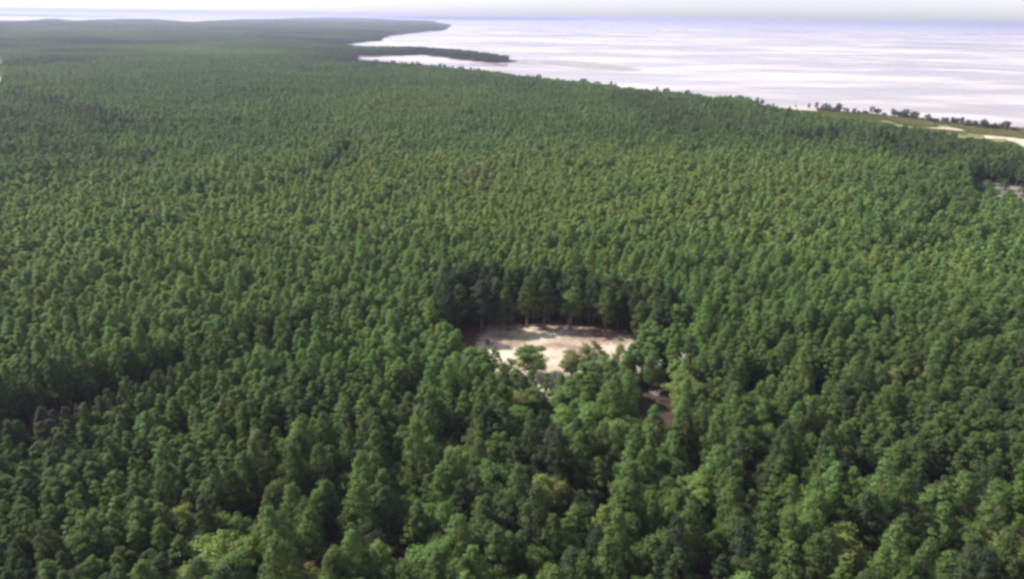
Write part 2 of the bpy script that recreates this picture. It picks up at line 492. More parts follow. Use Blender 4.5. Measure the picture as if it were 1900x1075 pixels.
def leaves(centres, radii, per, size, r, axis_h, flat=0.75, outward=0.5):
    """leaf sprays scattered through clumps; each spray is one kite-shaped face"""
    n = len(centres)
    per = np.maximum(3, (per * (radii / radii.mean()) ** 1.6).astype(int))
    cid = np.repeat(np.arange(n), per)
    N = len(cid)
    d = r.normal(size=(N, 3)); d /= np.linalg.norm(d, axis=1)[:, None]
    rad = r.random(N) ** 0.45
    pos = centres[cid] + d * (radii[cid] * rad)[:, None] * np.array([1, 1, flat])
    ax = centres[cid] - np.array([0, 0, 1]) * axis_h
    ax = ax / (np.linalg.norm(ax, axis=1)[:, None] + 1e-6)
    nor = d * 0.9 + ax * outward + np.array([0, 0, 0.35]) + r.normal(size=(N, 3)) * 0.45
    nor /= np.linalg.norm(nor, axis=1)[:, None]
    t = np.cross(nor, r.normal(size=(N, 3))); t /= np.linalg.norm(t, axis=1)[:, None]
    b = np.cross(nor, t)
    s = size * (0.65 + 0.7 * r.random(N))[:, None]
    w = s * 0.55
    V = np.stack([pos - t * s * 0.5, pos + b * w * 0.5 + t * s * 0.08 - nor * s * 0.06, pos + t * s * 0.5, pos - b * w * 0.5 + t * s * 0.08 - nor * s * 0.06], 1).reshape(-1, 3)
    Q = np.arange(N * 4).reshape(-1, 4)
    cl = np.repeat(np.clip(r.random(n)[cid] * 0.75 + r.random(N) * 0.25, 0, 1), 4)
    return V, Q, cl

def pine(seed, h=13.0, rad=1.9, base=0.40, clumps=46, per=74, size=0.33, round_top=0.5, trunk=True):
    """loblolly-like pine: straight trunk, whorls of limbs, tufted uneven crown. unit: metres"""
    r = np.random.default_rng(seed)
    lean = r.normal(size=2) * 0.02 * h
    tp = [(0, 0, -0.3), (lean[0] * 0.2, lean[1] * 0.2, h * 0.35), (lean[0] * 0.6, lean[1] * 0.6, h * 0.7), (lean[0], lean[1], h * 0.96)]
    parts = [tube(tp, [0.017 * h, 0.013 * h, 0.008 * h, 0.002 * h], 7)]
    C, R = [], []
    z0 = h * base
    bias = r.random() * 6.28
    for i in range(clumps):
        u = (i + 0.5) / clumps
        u = u ** 0.9
        z = z0 + (h - z0) * u
        prof = (1 - u) ** (0.55 + 0.5 * (1 - round_top)) * (0.62 + 0.38 * min(1, u * 4)) + 0.05
        ang = i * 2.399 + r.normal() * 0.35
        uneven = 1 + 0.22 * math.cos(ang - bias) + r.normal() * 0.16
        rr = rad * prof * uneven * (0.55 + 0.45 * r.random() ** 0.5)
        f = z / h
        c = np.array([lean[0] * f + math.cos(ang) * rr, lean[1] * f + math.sin(ang) * rr, z + rr * 0.12])
        C.append(c)
        R.append(rad * (0.26 + 0.16 * r.random()) * (0.65 + 0.5 * (1 - u)))
        if trunk and i % 2 == 0 and rr > 0.4:
            parts.append(tube([(lean[0] * f, lean[1] * f, z - rr * 0.15), tuple(c)], [0.05, 0.02], 4))
    C.append(np.array([lean[0], lean[1], h * 0.985])); R.append(rad * 0.2)
    # a few bare broken limbs below the crown
    for k in range(4):
        z = z0 * (0.6 + 0.4 * r.random()); a = r.random() * 6.28; L = 0.5 + 0.8 * r.random()
        parts.append(tube([(0, 0, z), (math.cos(a) * L, math.sin(a) * L, z + 0.1)], [0.04, 0.015], 4))
    tv, tq = join(parts)
    lv, lq, cl = leaves(np.array(C), np.array(R), per, size, r, h * 0.62)
    return tv, tq, lv, lq, cl

def broadleaf(seed, h=10.5, rad=2.9, base=0.30, clumps=60, per=76, size=0.33, tall=1.0):
    r = np.random.default_rng(seed)
    zc = h * (base + (1 - base) * 0.5)
    hz = h * (1 - base) * 0.5
    fork = np.array([r.normal() * 0.15, r.normal() * 0.15, h * base * 0.95])
    parts = [tube([(0, 0, -0.3), tuple(fork * 0.55), tuple(fork)], [0.024 * h, 0.019 * h, 0.015 * h], 7)]
    C, R = [], []
    nl = 9 if base < 0.15 else 7
    e0 = -0.9 if base < 0.15 else -0.5
    lobes = []
    for k in range(nl):
        a = k * 2.399 + r.random(); e = e0 + (0.95 - e0) * (k + 0.5) / nl
        ce = math.sqrt(max(0.05, 1 - e * e))
        f = 0.42 + 0.3 * r.random()
        lobes.append(np.array([math.cos(a) * ce * rad * f, math.sin(a) * ce * rad * f, zc + e * hz * 0.62]))
    for c in lobes:
        mid = fork * 0.45 + c * 0.55 + np.array([0, 0, -0.3])
        parts.append(tube([tuple(fork), tuple(mid), tuple(c)], [0.011 * h, 0.007 * h, 0.003 * h], 5))
    for i in range(clumps):
        L = lobes[i % nl]
        d = r.normal(size=3); d /= np.linalg.norm(d); d[2] = abs(d[2]) * 0.9 - (0.35 if base < 0.15 else 0.15)
        c = L + d * rad * (0.36 + 0.2 * r.random()) * np.array([1, 1, min(1.3, hz / rad)])
        C.append(c); R.append(rad * (0.21 + 0.16 * r.random()))
        if i % 4 == 0:
            parts.append(tube([tuple(L), tuple(c)], [0.035, 0.012], 4))
    tv, tq = join(parts)
    lv, lq, cl = leaves(np.array(C), np.array(R), per, size, r, zc * 0.9, flat=0.8)
    return tv, tq, lv, lq, cl

def proto_mesh(name, g, leaf_mat):
    tv, tq, lv, lq, cl = g
    v = np.concatenate([tv, lv]); q = np.concatenate([tq, lq + len(tv)])
    mi = np.r_[np.zeros(len(tq)), np.ones(len(lq))]
    return mesh_np(name, v, q, mats=[M_BARK, leaf_mat], mat_index=mi, attrs={'clump': ('FLOAT', np.r_[np.zeros(len(tv)), cl])})

def split_mesh(name, g, leaf_mat):
    tv, tq, lv, lq, cl = g
    return (mesh_np(name + '_trunk', tv, tq, mats=[M_BARK], smooth=True), mesh_np(name + '_crown', lv, lq, mats=[leaf_mat], attrs={'clump': ('FLOAT', cl)}))

# kinds: 0-4 plantation pine, 5-8 big pine, 9-14 broadleaf; every prototype has its own nominal size
SPEC = []
for s in range(5):
    SPEC.append(('pine', dict(seed=100 + s, h=11.5, rad=1.75 + 0.08 * s, base=0.34, clumps=40, round_top=0.7 + 0.2 * (s % 3))))
for s in range(4):
    SPEC.append(('pine', dict(seed=200 + s, h=14.0, rad=2.4 + 0.12 * s, base=0.24 + 0.04 * (s % 2), clumps=62, round_top=0.75)))
for s in range(6):
    SPEC.append(('broad', dict(seed=300 + s, h=[10.5, 9.5, 11.5, 10, 12.5, 9][s], rad=[2.7, 3.0, 2.5, 2.8, 2.4, 3.1][s], base=0.08, clumps=72)))
def gen(spec, lod):
    k, a = spec
    a = dict(a)
    if lod == 1: a.update(per=11, size=0.85)
    if lod == 2: a.update(per=5, size=1.15, clumps=20)
    return (pine if k == 'pine' else broadleaf)(**a)
NP = len(SPEC)
NOM = [(s[1]['h'], s[1]['rad']) for s in SPEC]
GEN0 = [gen(s, 0) for s in SPEC]
SPLIT = [split_mesh(('pine' if s[0] == 'pine' else 'broadleaf'), g, M_LEAF) for s, g in zip(SPEC, GEN0)]

proto_col = bpy.data.collections.new('forest_prototypes')
for i, g in enumerate(GEN0):
    proto_col.objects.link(bpy.data.objects.new('tree_form_%02d' % i, proto_mesh('tree_form', g, M_LEAF)))
for i, s in enumerate(SPEC):
    proto_col.objects.link(bpy.data.objects.new('tree_form_%02d' % (NP + i), proto_mesh('tree_form_far', gen(s, 1), M_LEAF)))

# woodland blocks for the distance: 26 m squares of small trees, crowns only as dense as distance shows
CELL = 26.0
clump_col = bpy.data.collections.new('woodland_prototypes')
low = [gen(s, 2) for s in SPEC]
for b in range(4):
    r = np.random.default_rng(900 + b)
    V, Q, A, n = [], [], [], 0
    sp = 3.7
    for gx in np.arange(-CELL / 2, CELL / 2, sp):
        for gy in np.arange(-CELL / 2, CELL / 2, sp):
            if r.random() < 0.05: continue
            k = r.choice([0, 1, 2, 3, 4, 5, 6, 9, 10, 12])
            _, _, lv, lq, cl = low[k]
            s = 0.8 + 0.4 * r.random(); a = r.random() * 6.28
            x = lv[:, 0] * math.cos(a) - lv[:, 1] * math.sin(a); y = lv[:, 0] * math.sin(a) + lv[:, 1] * math.cos(a)
            V.append(np.c_[x * s * 1.1 + gx + r.random() * sp, y * s * 1.1 + gy + r.random() * sp, lv[:, 2] * s]); Q.append(lq + n); n += len(lv)
            A.append(np.clip(cl * 0.5 + r.random() * 0.8 - 0.15, 0, 1))
    me = mesh_np('woodland_form', np.concatenate(V), np.concatenate(Q), mats=[M_LEAF], attrs={'clump': ('FLOAT', np.concatenate(A))})
    clump_col.objects.link(bpy.data.objects.new('woodland_form_%02d' % b, me))

# ------------------------------------------------------------------ instancing node group
def scatter_group(name, coll):
    g = bpy.data.node_groups.new(name, 'GeometryNodeTree')
    g.interface.new_socket('Geometry', in_out='INPUT', socket_type='NodeSocketGeometry')
    g.interface.new_socket('Geometry', in_out='OUTPUT', socket_type='NodeSocketGeometry')
    gi = g.nodes.new('NodeGroupInput'); go = g.nodes.new('NodeGroupOutput')
    ci = g.nodes.new('GeometryNodeCollectionInfo')
    ci.inputs['Collection'].default_value = coll
    ci.inputs['Separate Children'].default_value = True
    ci.inputs['Reset Children'].default_value = True
    ip = g.nodes.new('GeometryNodeInstanceOnPoints')
    ip.inputs['Pick Instance'].default_value = True
    def attr(nm, t):
        a = g.nodes.new('GeometryNodeInputNamedAttribute'); a.data_type = t; a.inputs['Name'].default_value = nm
        return a.outputs['Attribute']
    g.links.new(gi.outputs[0], ip.inputs['Points'])
    g.links.new(ci.outputs[0], ip.inputs['Instance'])
    g.links.new(attr('variant', 'INT'), ip.inputs['Instance Index'])
    g.links.new(attr('rot', 'FLOAT_VECTOR'), ip.inputs['Rotation'])
    g.links.new(attr('scl', 'FLOAT_VECTOR'), ip.inputs['Scale'])
    g.links.new(ip.outputs[0], go.inputs[0])
    return g

def scatter(name, pos, variant, rotz, scl, tint, group, kind='stuff', label=None, cat=None):
    rot = np.zeros((len(pos), 3)); rot[:, 2] = rotz
    me = mesh_np(name, pos, attrs={'variant': ('INT', variant), 'rot': ('FLOAT_VECTOR', rot), 'scl': ('FLOAT_VECTOR', scl), 'tint': ('FLOAT', tint)})
    o = obj(name, me, kind=kind, label=label, cat=cat)
    o.modifiers.new('scatter', 'NODES').node_group = group
    return o

G_TREE = scatter_group('tree_scatter', proto_col)
G_WOOD = scatter_group('woodland_scatter', clump_col)

# ------------------------------------------------------------------ named trees (seen singly in the photograph)
HERO = []   # x, y, height, radius, variant, tint, label, kind-name
def hero(xp, ytop, wpx, h, var, tint, label, group=None, rscale=1.0):
    p = P(xp, ytop, h + GZ)
    sl = math.sqrt(p[0] ** 2 + p[1] ** 2 + (CAM_Z - h) ** 2)
    rad = 0.5 * wpx * sl / F * rscale * 1.25
    HERO.append((p[0], p[1], h, rad, var, tint, label, group))

hero(990, 637, 54, 10.0, 9, 0.44, 'round olive green tree standing out against the pale sand of the clearing')
hero(1103, 630, 40, 9.0, 11, 0.93, 'rusty brown crown poking up at the front of the clearing')
hero(1063, 645, 40, 9.0, 13, 0.90, 'greyish brown tree just left of the rusty crown at the clearing front')
hero(1148, 640, 30, 9.0, 7, 0.80, 'slim pale olive tree at the right end of the clearing front')
hero(1122, 655, 34, 9.5, 12, 0.72, 'light green tree just below the rusty crown at the clearing front')
hero(1020, 868, 50, 14.5, 13, 0.83, 'tall bright yellow green tree beside the black shadow gap at the bottom centre')
hero(385, 1000, 95, 11.0, 14, 0.80, 'big rounded yellow green tree at the bottom left of the mixed wood')
hero(338, 930, 46, 11.0, 9, 0.82, 'smaller yellow green tree just behind the big rounded one at bottom left')
hero(452, 992, 48, 11.0, 11, 0.74, 'light green tree right of the big rounded yellow one at bottom left')
hero(548, 785, 34, 13.0, 8, 0.78, 'tall slim light green tree beside a dark gap left of the lower centre')
hero(1278, 690, 58, 12.5, 12, 0.80, 'yellow green tree just right of the dark brown gap')
hero(1300, 880, 46, 13.0, 13, 0.74, 'tall olive tree with a dark shaded right side, lower right of centre')
hero(1575, 975, 80, 11.5, 9, 0.80, 'broad yellow green tree at the bottom edge right of centre')
hero(800, 1000, 72, 10.5, 14, 0.66, 'smooth round pale olive tree at the bottom edge left of centre')
hero(1885, 985, 60, 11.0, 11, 0.86, 'bright yellow tree in the bottom right corner')
hero(912, 850, 62, 13.0, 10, 0.55, 'broad pale grey green tree near the lower centre')
hero(848, 820, 46, 12.5, 12, 0.66, 'light green tree left of the broad grey green one in the lower centre')
hero(1090, 755, 46, 12.0, 8, 0.70, 'pale green tree directly below the clearing, right of a dark hollow')
hero(1052, 745, 50, 12.0, 9, 0.68, 'rounded light green tree beside the dark hollow below the clearing')
hero(965, 745, 46, 12.0, 10, 0.66, 'rounded mid green tree left of the dark hollow below the clearing')
hero(1500, 735, 66, 12.0, 10, 0.60, 'broad olive tree right of the two dark gaps, right of the clearing')
hero(1062, 524, 34, 15.5, 13, 0.44, 'pale olive tree leaning out of the dark back wall of the clearing')
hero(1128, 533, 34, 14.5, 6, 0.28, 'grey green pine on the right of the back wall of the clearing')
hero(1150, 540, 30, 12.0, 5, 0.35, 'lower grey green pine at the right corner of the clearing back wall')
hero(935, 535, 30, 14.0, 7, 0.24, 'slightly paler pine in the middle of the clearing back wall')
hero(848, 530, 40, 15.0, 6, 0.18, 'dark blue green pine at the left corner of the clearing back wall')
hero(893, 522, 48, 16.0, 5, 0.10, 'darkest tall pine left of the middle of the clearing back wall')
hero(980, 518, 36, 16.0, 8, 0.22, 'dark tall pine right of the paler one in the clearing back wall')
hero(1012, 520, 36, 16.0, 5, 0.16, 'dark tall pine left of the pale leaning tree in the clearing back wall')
hero(870, 640, 40, 8.5, 10, 0.42, 'grey green tree at the left front corner of the clearing')
hero(935, 668, 34, 8.5, 12, 0.36, 'dark green tree at the lower left edge of the clearing sand')
hero(1215, 655, 40, 10.5, 7, 0.45, 'grey green pine right of the clearing above the dark brown gap')
hero(1302, 628, 40, 11.0, 10, 0.44, 'grey green rounded tree above right of the dark brown gap')
hero(1190, 560, 30, 13, 5, 0.3, 'dark pine just right of the clearing back wall')
HX = np.array([[a[0], a[1], a[3]] for a in HERO])

# ------------------------------------------------------------------ forest layout
mixed_poly = PXY([(235, 1120), (320, 985), (470, 870), (680, 780), (760, 705), (870, 690), (1000, 705), (1150, 660), (1260, 650), (1330, 690), (1480, 725), (1560, 800),
                  (1660, 880), (1900, 905), (2300, 900), (2300, 1300), (100, 1300)], 9)
right_poly = PXY([(1200, 560), (1300, 330), (1400, 250), (1560, 240), (1700, 262), (1900, 300), (2400, 380), (2400, 900), (1900, 905), (1660, 880), (1480, 725), (1320, 690)], 9)
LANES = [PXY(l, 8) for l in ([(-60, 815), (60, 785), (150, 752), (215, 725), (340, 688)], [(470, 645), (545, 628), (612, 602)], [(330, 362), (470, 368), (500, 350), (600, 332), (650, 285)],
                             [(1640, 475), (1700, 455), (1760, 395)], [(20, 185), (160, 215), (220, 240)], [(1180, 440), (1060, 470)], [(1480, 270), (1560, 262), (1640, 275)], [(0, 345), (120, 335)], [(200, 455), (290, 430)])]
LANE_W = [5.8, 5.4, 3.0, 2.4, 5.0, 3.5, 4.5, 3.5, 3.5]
half = math.radians(47)

def jitter_grid(sp, d0, d1, seed, j=0.36):
    r = np.random.default_rng(seed)
    xs = np.arange(-d1, d1, sp)
    ys = np.arange(-20, d1, sp * 0.9)
    gx, gy = np.meshgrid(xs, ys)
    gx = gx + (np.arange(len(ys)) % 2)[:, None] * sp * 0.5
    x, y = gx.ravel(), gy.ravel()
    d = np.hypot(x, y)
    m = (d >= d0) & (d < d1) & (np.abs(np.arctan2(x, y + 25)) < half) & (y > 30)
    x, y = x[m], y[m]
    return x + r.normal(size=len(x)) * j * sp * 0.5, y + r.normal(size=len(x)) * j * sp * 0.5

def free(x, y):
    ok = inside(coast_poly, x, y)
    rr_ = np.random.default_rng(77).random(len(x))
    md = seg_dist(np.vstack([MARSH, MARSH[:1]]), x, y)
    mline = seg_dist(MARSH_NEAR, x, y)
    scrub = (mline < 26) & (rr_ < 0.42 * (1 - mline / 26))
    ok &= ~inside(CLEAR, x, y) & ~inside(GAP, x, y) & (~inside(MARSH, x, y) | scrub) & (~inside(YARD, x, y) | (rr_ < 0.10)) & (~inside(SHORE_STRIP, x, y) | (rr_ < 0.015))
    for b in beach: ok &= ~inside(b, x, y)
    return ok

MARSH_NEAR = PXY([(2150, 335), (1960, 307), (1890, 297), (1845, 275), (1770, 264), (1700, 253), (1640, 244), (1560, 233), (1480, 219), (1420, 208), (1370, 200)], 5)
SHORE_STRIP = PXY([(1385, 186), (1434, 188), (1512, 192), (1595, 198), (1700, 208), (1845, 222), (1960, 228), (2250, 260), (2150, 300), (1900, 250), (1700, 232), (1512, 215), (1400, 204)])
D1, D2 = 480.0, 1300.0
xa, ya = jitter_grid(2.9, 40, D1, 1, 0.6)
xb, yb = jitter_grid(4.3, 40, D1, 2, 0.7)
xc, yc = jitter_grid(3.4, D1, D2, 3, 0.6)
ma = inside(mixed_poly, xa, ya); xa, ya = xa[~ma], ya[~ma]
mb = inside(mixed_poly, xb, yb); xb, yb = xb[mb], yb[mb]
X = np.r_[xa, xb, xc]; Y = np.r_[ya, yb, yc]
isb = np.r_[np.zeros(len(xa), bool), np.ones(len(xb), bool), np.zeros(len(xc), bool)]
k = free(X, Y)
for (c, r) in GAPS_W: k &= np.hypot(X - c[0], Y - c[1]) > r
for hx, hy, hr in HX: k &= np.hypot(X - hx, Y - hy) > hr * 0.8 + 1.0
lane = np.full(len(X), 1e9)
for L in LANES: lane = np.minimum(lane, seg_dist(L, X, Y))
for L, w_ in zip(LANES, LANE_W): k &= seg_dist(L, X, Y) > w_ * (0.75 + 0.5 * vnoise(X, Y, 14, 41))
coast_d = seg_dist(coast_poly[:160], X, Y)
k &= (coast_d > 22) | (rng.random(len(X)) > 0.5) | (Y < 300)
k &= (vnoise(X, Y, 6.5, 31) < 0.90) | (rng.random(len(X)) < 0.2)
X, Y, isb, lane = X[k], Y[k], isb[k], lane[k]
back = np.array([P(x, y)[:2] for x, y in [(834, 612), (842, 601), (870, 595), (915, 593), (955, 591), (1000, 590), (1050, 591), (1100, 598), (1140, 606), (1178, 615), (1200, 626)]])
bl = np.r_[0, np.cumsum(np.hypot(*np.diff(back, axis=0).T))]
us = np.arange(0.5, bl[-1], 1.25)
ux = np.interp(us, bl, back[:, 0]) + rng.normal(size=len(us)) * 0.6
uy = np.interp(us, bl, back[:, 1]) + 0.8 + np.abs(rng.normal(size=len(us))) * 2.4
n_us = len(us)
X = np.r_[X, ux]; Y = np.r_[Y, uy]; isb = np.r_[isb, np.zeros(n_us, bool)]; lane = np.r_[lane, np.full(n_us, 1e9)]
under = np.zeros(len(X), bool); under[-n_us:] = True
N = len(X)
isr = inside(right_poly, X, Y) & ~isb
D = np.hypot(X, Y)
rim = seg_dist(np.vstack([CLEAR, CLEAR[:1]]), X, Y)
rimg = seg_dist(np.vstack([GAP, GAP[:1]]), X, Y)
cy = CLEAR[:, 1].mean()
back_rim = (rim < np.where(X > 6, 7.5, 10.5)) & (X > CLEAR[:, 0].min() - 3.5) & (Y > cy + 6)
u = rng.random(N)
var = rng.integers(0, 5, N)
var = np.where(isr & (u < 0.25), rng.integers(5, 9, N), var)
patchy = vnoise(X, Y, 26, 51)
var = np.where(~isb & (u > 0.97 - 0.42 * np.clip(patchy - 0.45, 0, 1)), rng.integers(9, 15, N), var)
var = np.where(~isb & (u < 0.25 * np.clip(vnoise(X, Y, 40, 52) - 0.3, 0, 1) / 0.7), rng.integers(5, 9, N), var)
var = np.where(isb, np.where(u < 0.42, rng.integers(5, 9, N), np.where(u < 0.58, rng.integers(0, 5, N), rng.integers(9, 15, N))), var)
var = np.where(back_rim, np.where(rng.random(N) < 0.3, rng.integers(9, 15, N), rng.integers(5, 9, N)), var)
var = np.where(under, rng.integers(9, 15, N), var)
stand = vnoise(X, Y, 60, 3) * 0.6 + vnoise(X, Y, 170, 4) * 0.4
fine = vnoise(X, Y, 9, 5)
hs = np.where(isb, 0.84 + 0.30 * rng.random(N), 0.84 + 0.26 * rng.random(N))
hs *= 0.80 + 0.22 * stand + 0.24 * vnoise(X, Y, 13, 35)
hs = np.where(isr, hs * 1.06, hs)
hs = np.where(rng.random(N) < 0.05, hs * (1.12 + 0.14 * rng.random(N)), hs)
coast_d = seg_dist(coast_poly[:160], X, Y)
shorey = np.clip(1 - coast_d / 95, 0, 1) * (Y > 350)
marsh_d = seg_dist(np.vstack([MARSH, MARSH[:1]]), X, Y)
hs *= 1 - 0.55 * shorey - 0.28 * np.clip(1 - marsh_d / 16, 0, 1) * (shorey < 0.1)
open_ = inside(MARSH, X, Y) | inside(YARD, X, Y) | inside(SHORE_STRIP, X, Y)
hs = np.where(open_, 0.28 + 0.25 * rng.random(N), hs)
gapc = GAP.mean(0)
hs = np.where((seg_dist(np.vstack([GAP, GAP[:1]]), X, Y) < 6) & (X < gapc[0]) & (Y > gapc[1] - 6), np.maximum(hs, 1.12), hs)
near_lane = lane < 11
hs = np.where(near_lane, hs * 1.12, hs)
hs = np.where(back_rim, (14.3 + 2.5 * rng.random(N) + 1.6 * (X < -4)) / np.array([n[0] for n in NOM])[var], hs)
hs = np.where(under, 0.42 + 0.35 * rng.random(N), hs)
front_rim = (rim < 14) & (Y < cy + 4) & ~back_rim
nomh = np.array([n[0] for n in NOM])[var]
hs = np.where(front_rim, np.minimum(hs, (8.6 + 1.4 * rng.random(N)) / nomh), hs)
ws = np.where(isb, 0.90 + 0.40 * rng.random(N), 0.90 + 0.34 * rng.random(N))
ws *= np.where(isb, 1.0, 0.86 + 0.34 * vnoise(X, Y, 11, 53))
ws *= 1 + 0.14 * np.clip((D - 180) / 200, 0, 1)
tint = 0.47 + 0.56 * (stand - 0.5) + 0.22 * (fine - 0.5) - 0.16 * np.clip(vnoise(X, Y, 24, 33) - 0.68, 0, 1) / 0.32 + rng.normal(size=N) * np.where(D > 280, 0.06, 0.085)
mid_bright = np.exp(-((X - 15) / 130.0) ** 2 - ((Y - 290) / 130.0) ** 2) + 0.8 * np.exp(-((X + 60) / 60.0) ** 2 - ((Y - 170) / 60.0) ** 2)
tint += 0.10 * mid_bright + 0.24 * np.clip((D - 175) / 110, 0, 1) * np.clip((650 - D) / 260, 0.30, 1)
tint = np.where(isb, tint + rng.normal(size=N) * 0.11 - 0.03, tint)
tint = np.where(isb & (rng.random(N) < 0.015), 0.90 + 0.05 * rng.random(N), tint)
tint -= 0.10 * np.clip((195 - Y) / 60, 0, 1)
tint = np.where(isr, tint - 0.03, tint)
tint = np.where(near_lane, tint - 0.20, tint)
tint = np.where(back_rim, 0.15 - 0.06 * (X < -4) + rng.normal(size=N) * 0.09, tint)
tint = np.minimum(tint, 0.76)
tint = np.where(rng.random(N) < 0.005, 0.80 + 0.14 * rng.random(N), tint)
tan_ = P(882, 338, 9)
tint = np.where(np.hypot((X - tan_[0]) / 7, (Y - tan_[1]) / 16) < 1, 0.86 + 0.05 * rng.random(N), tint)
tint = np.clip(tint, 0.02, 1)
rot = rng.random(N) * 6.283
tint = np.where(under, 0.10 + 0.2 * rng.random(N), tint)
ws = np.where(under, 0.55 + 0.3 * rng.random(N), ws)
nomr = np.array([n[1] for n in NOM])[var]

# the trees that show largest become individuals
px, py, zf = proj(np.c_[X, Y, GZ + nomh * hs * 0.75])
inframe = (px > -5) & (px < W + 5) & (py > 0) & (py < H + 12)
size_px = nomh * hs * nomr * ws / zf ** 2 * inframe
pine_like = var < 9
pick = np.zeros(N, bool)
RIM_W = 4.2
for sel, cnt in ((pine_like, 265), (~pine_like, 120)):
    idx = np.where(sel & inframe)[0]
    rimsel = idx[(rim[idx] < RIM_W) | (rimg[idx] < 4)]
    pick[rimsel] = True
    rest = idx[np.argsort(-size_px[idx])]
    rest = rest[~pick[rest]][: max(0, cnt - len(rimsel))]
    pick[rest] = True

def make_tree(x, y, v, sh, sw, rz, t, label, group):
    name = 'pine_tree' if v < 9 else 'broadleaf_tree'
    e = obj(name, None, label=label, cat='pine tree' if v < 9 else 'broadleaf tree', group=group)
    e.location = (x, y, GZ)
    e.rotation_euler = (0, 0, rz)
    e.scale = (sw, sw, sh)
    obj('trunk', SPLIT[v][0], e)
    c = obj('crown', SPLIT[v][1], e)
    c['tint'] = float(t)

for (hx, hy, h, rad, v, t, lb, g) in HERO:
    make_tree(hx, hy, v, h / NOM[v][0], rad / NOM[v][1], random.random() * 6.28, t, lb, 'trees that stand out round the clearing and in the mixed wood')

def tone(t):
    return 'dark green' if t < 0.30 else 'mid green' if t < 0.46 else 'light green' if t < 0.66 else 'yellow green' if t < 0.86 else 'brownish'
MARKS = [(1020, 920, 'tall bright yellow tree'), (385, 1040, 'big rounded yellow tree'), (548, 830, 'slim light green tree'), (1278, 730, 'yellow tree by brown gap'),
         (1300, 930, 'tall shaded olive tree'), (1575, 1020, 'broad yellow tree'), (800, 1030, 'smooth round olive tree'), (1885, 1020, 'yellow corner tree'),
         (912, 890, 'broad grey green tree'), (1500, 770, 'broad olive tree'), (1112, 970, 'black shadow gap'), (1210, 740, 'dark brown gap'), (990, 665, 'clearing'),
         (0, 1070, 'bottom left corner'), (0, 760, 'dark lane at left'), (1595, 935, 'right shadow gap'), (1900, 800, 'right picture edge'), (190, 1070, 'dark slope foot')]
NUM = ['', 'one crown', 'two crowns', 'three crowns', 'four crowns', 'five crowns', 'six crowns', 'seven crowns', 'eight crowns', 'nine crowns', 'ten crowns', 'eleven crowns', 'twelve crowns', 'many crowns']
def nth(n):
    return '%d%s' % (n, 'th' if 10 < n % 100 < 14 else {1: 'st', 2: 'nd', 3: 'rd'}.get(n % 10, 'th'))
rows = {}
for i in np.where(pick)[0]:
    if rim[i] < RIM_W: rows.setdefault('back rim of the clearing' if back_rim[i] else 'front rim of the clearing', []).append(i)
rank = {}
seen_labels = set()
for w_, l_ in rows.items():
    for q_, i in enumerate(sorted(l_, key=lambda a: px[a])): rank[i] = (w_, nth(q_ + 1))
for i in np.where(pick)[0]:
    kn = 'pine' if var[i] < 9 else 'broadleaf tree'
    hh = hs[i] * nomh[i]
    size = 'tall' if hh > 12.3 else 'low' if hh < 9.3 else 'medium'
    if i in rank:
        lb = '%s %s, %s from the left along the %s' % (tone(tint[i]), kn, rank[i][1], rank[i][0])
        grp = 'trees round the rim of the clearing'
    else:
        for m_ in sorted(MARKS, key=lambda a: math.hypot(a[0] - px[i], (a[1] - py[i]) * 1.2)):
            dx, dy = px[i] - m_[0], py[i] - m_[1]
            nc = int(np.clip(round(math.hypot(dx, dy) * zf[i] / (5.0 * F)), 1, 13))
            ds = []
            if abs(dy) > 0.42 * abs(dx): ds.append('behind' if dy < 0 else 'front')
            if abs(dx) > 0.42 * abs(dy): ds.append('left' if dx < 0 else 'right')
            dirn = {'behind': 'behind', 'front': 'in front of', 'left': 'left of', 'right': 'right of', 'behind left': 'back left of', 'behind right': 'back right of', 'front left': 'front left of', 'front right': 'front right of'}[' '.join(ds)]
            lb = '%s %s %s %s %s the %s' % (size, tone(tint[i]), kn, NUM[nc], dirn, m_[2])
            if lb not in seen_labels: break
        seen_labels.add(lb)
        grp = 'trees of the near wood'
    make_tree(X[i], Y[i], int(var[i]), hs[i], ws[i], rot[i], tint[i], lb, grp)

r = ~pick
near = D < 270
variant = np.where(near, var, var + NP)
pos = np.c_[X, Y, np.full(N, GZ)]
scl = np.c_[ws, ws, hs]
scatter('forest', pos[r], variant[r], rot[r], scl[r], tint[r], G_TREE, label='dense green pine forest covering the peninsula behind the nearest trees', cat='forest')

# distant woodland in blocks
def blocks(cell, d0, d1):
    xs = np.arange(-9000, 9000, cell); ys = np.arange(0, d1, cell)
    gx, gy = np.meshgrid(xs, ys); x, y = gx.ravel(), gy.ravel()
    d = np.hypot(x, y)
    m = (d >= d0) & (d < d1) & (np.abs(np.arctan2(x, y)) < half)
    x, y = x[m], y[m]
    m = inside(coast_poly, x, y) & ~inside(MARSH, x, y)
    for dx, dy in ((0.3, 0), (-0.3, 0), (0, 0.3), (0, -0.3)):
        m &= inside(coast_poly, x + dx * cell, y + dy * cell)
    return x[m], y[m]
x1, y1 = blocks(CELL * 0.94, D2 - 8, 3200)
x2, y2 = blocks(CELL * 2.2, 3200, 15500)
x = np.r_[x1, x2]; y = np.r_[y1, y2]
n = len(x)
sc = np.r_[np.ones(len(x1)), np.full(len(x2), 2.3)]
zs = (0.85 + 0.35 * vnoise(x, y, 120, 6)) * np.where(sc > 1, 1.15, 1.0)
zs *= 1 - 0.5 * np.clip(1 - seg_dist(coast_poly[:200], x, y) / 130, 0, 1) * (x > -900)
coastal = np.clip(1 - seg_dist(coast_poly[:200], x, y) / 150, 0, 1) * (x > -900)
tt = np.clip(0.34 - 0.22 * coastal + 0.5 * (vnoise(x, y, 130, 7) - 0.5) + 0.3 * (vnoise(x, y, 500, 8) - 0.5) + rng.normal(size=n) * 0.04, 0.02, 1)
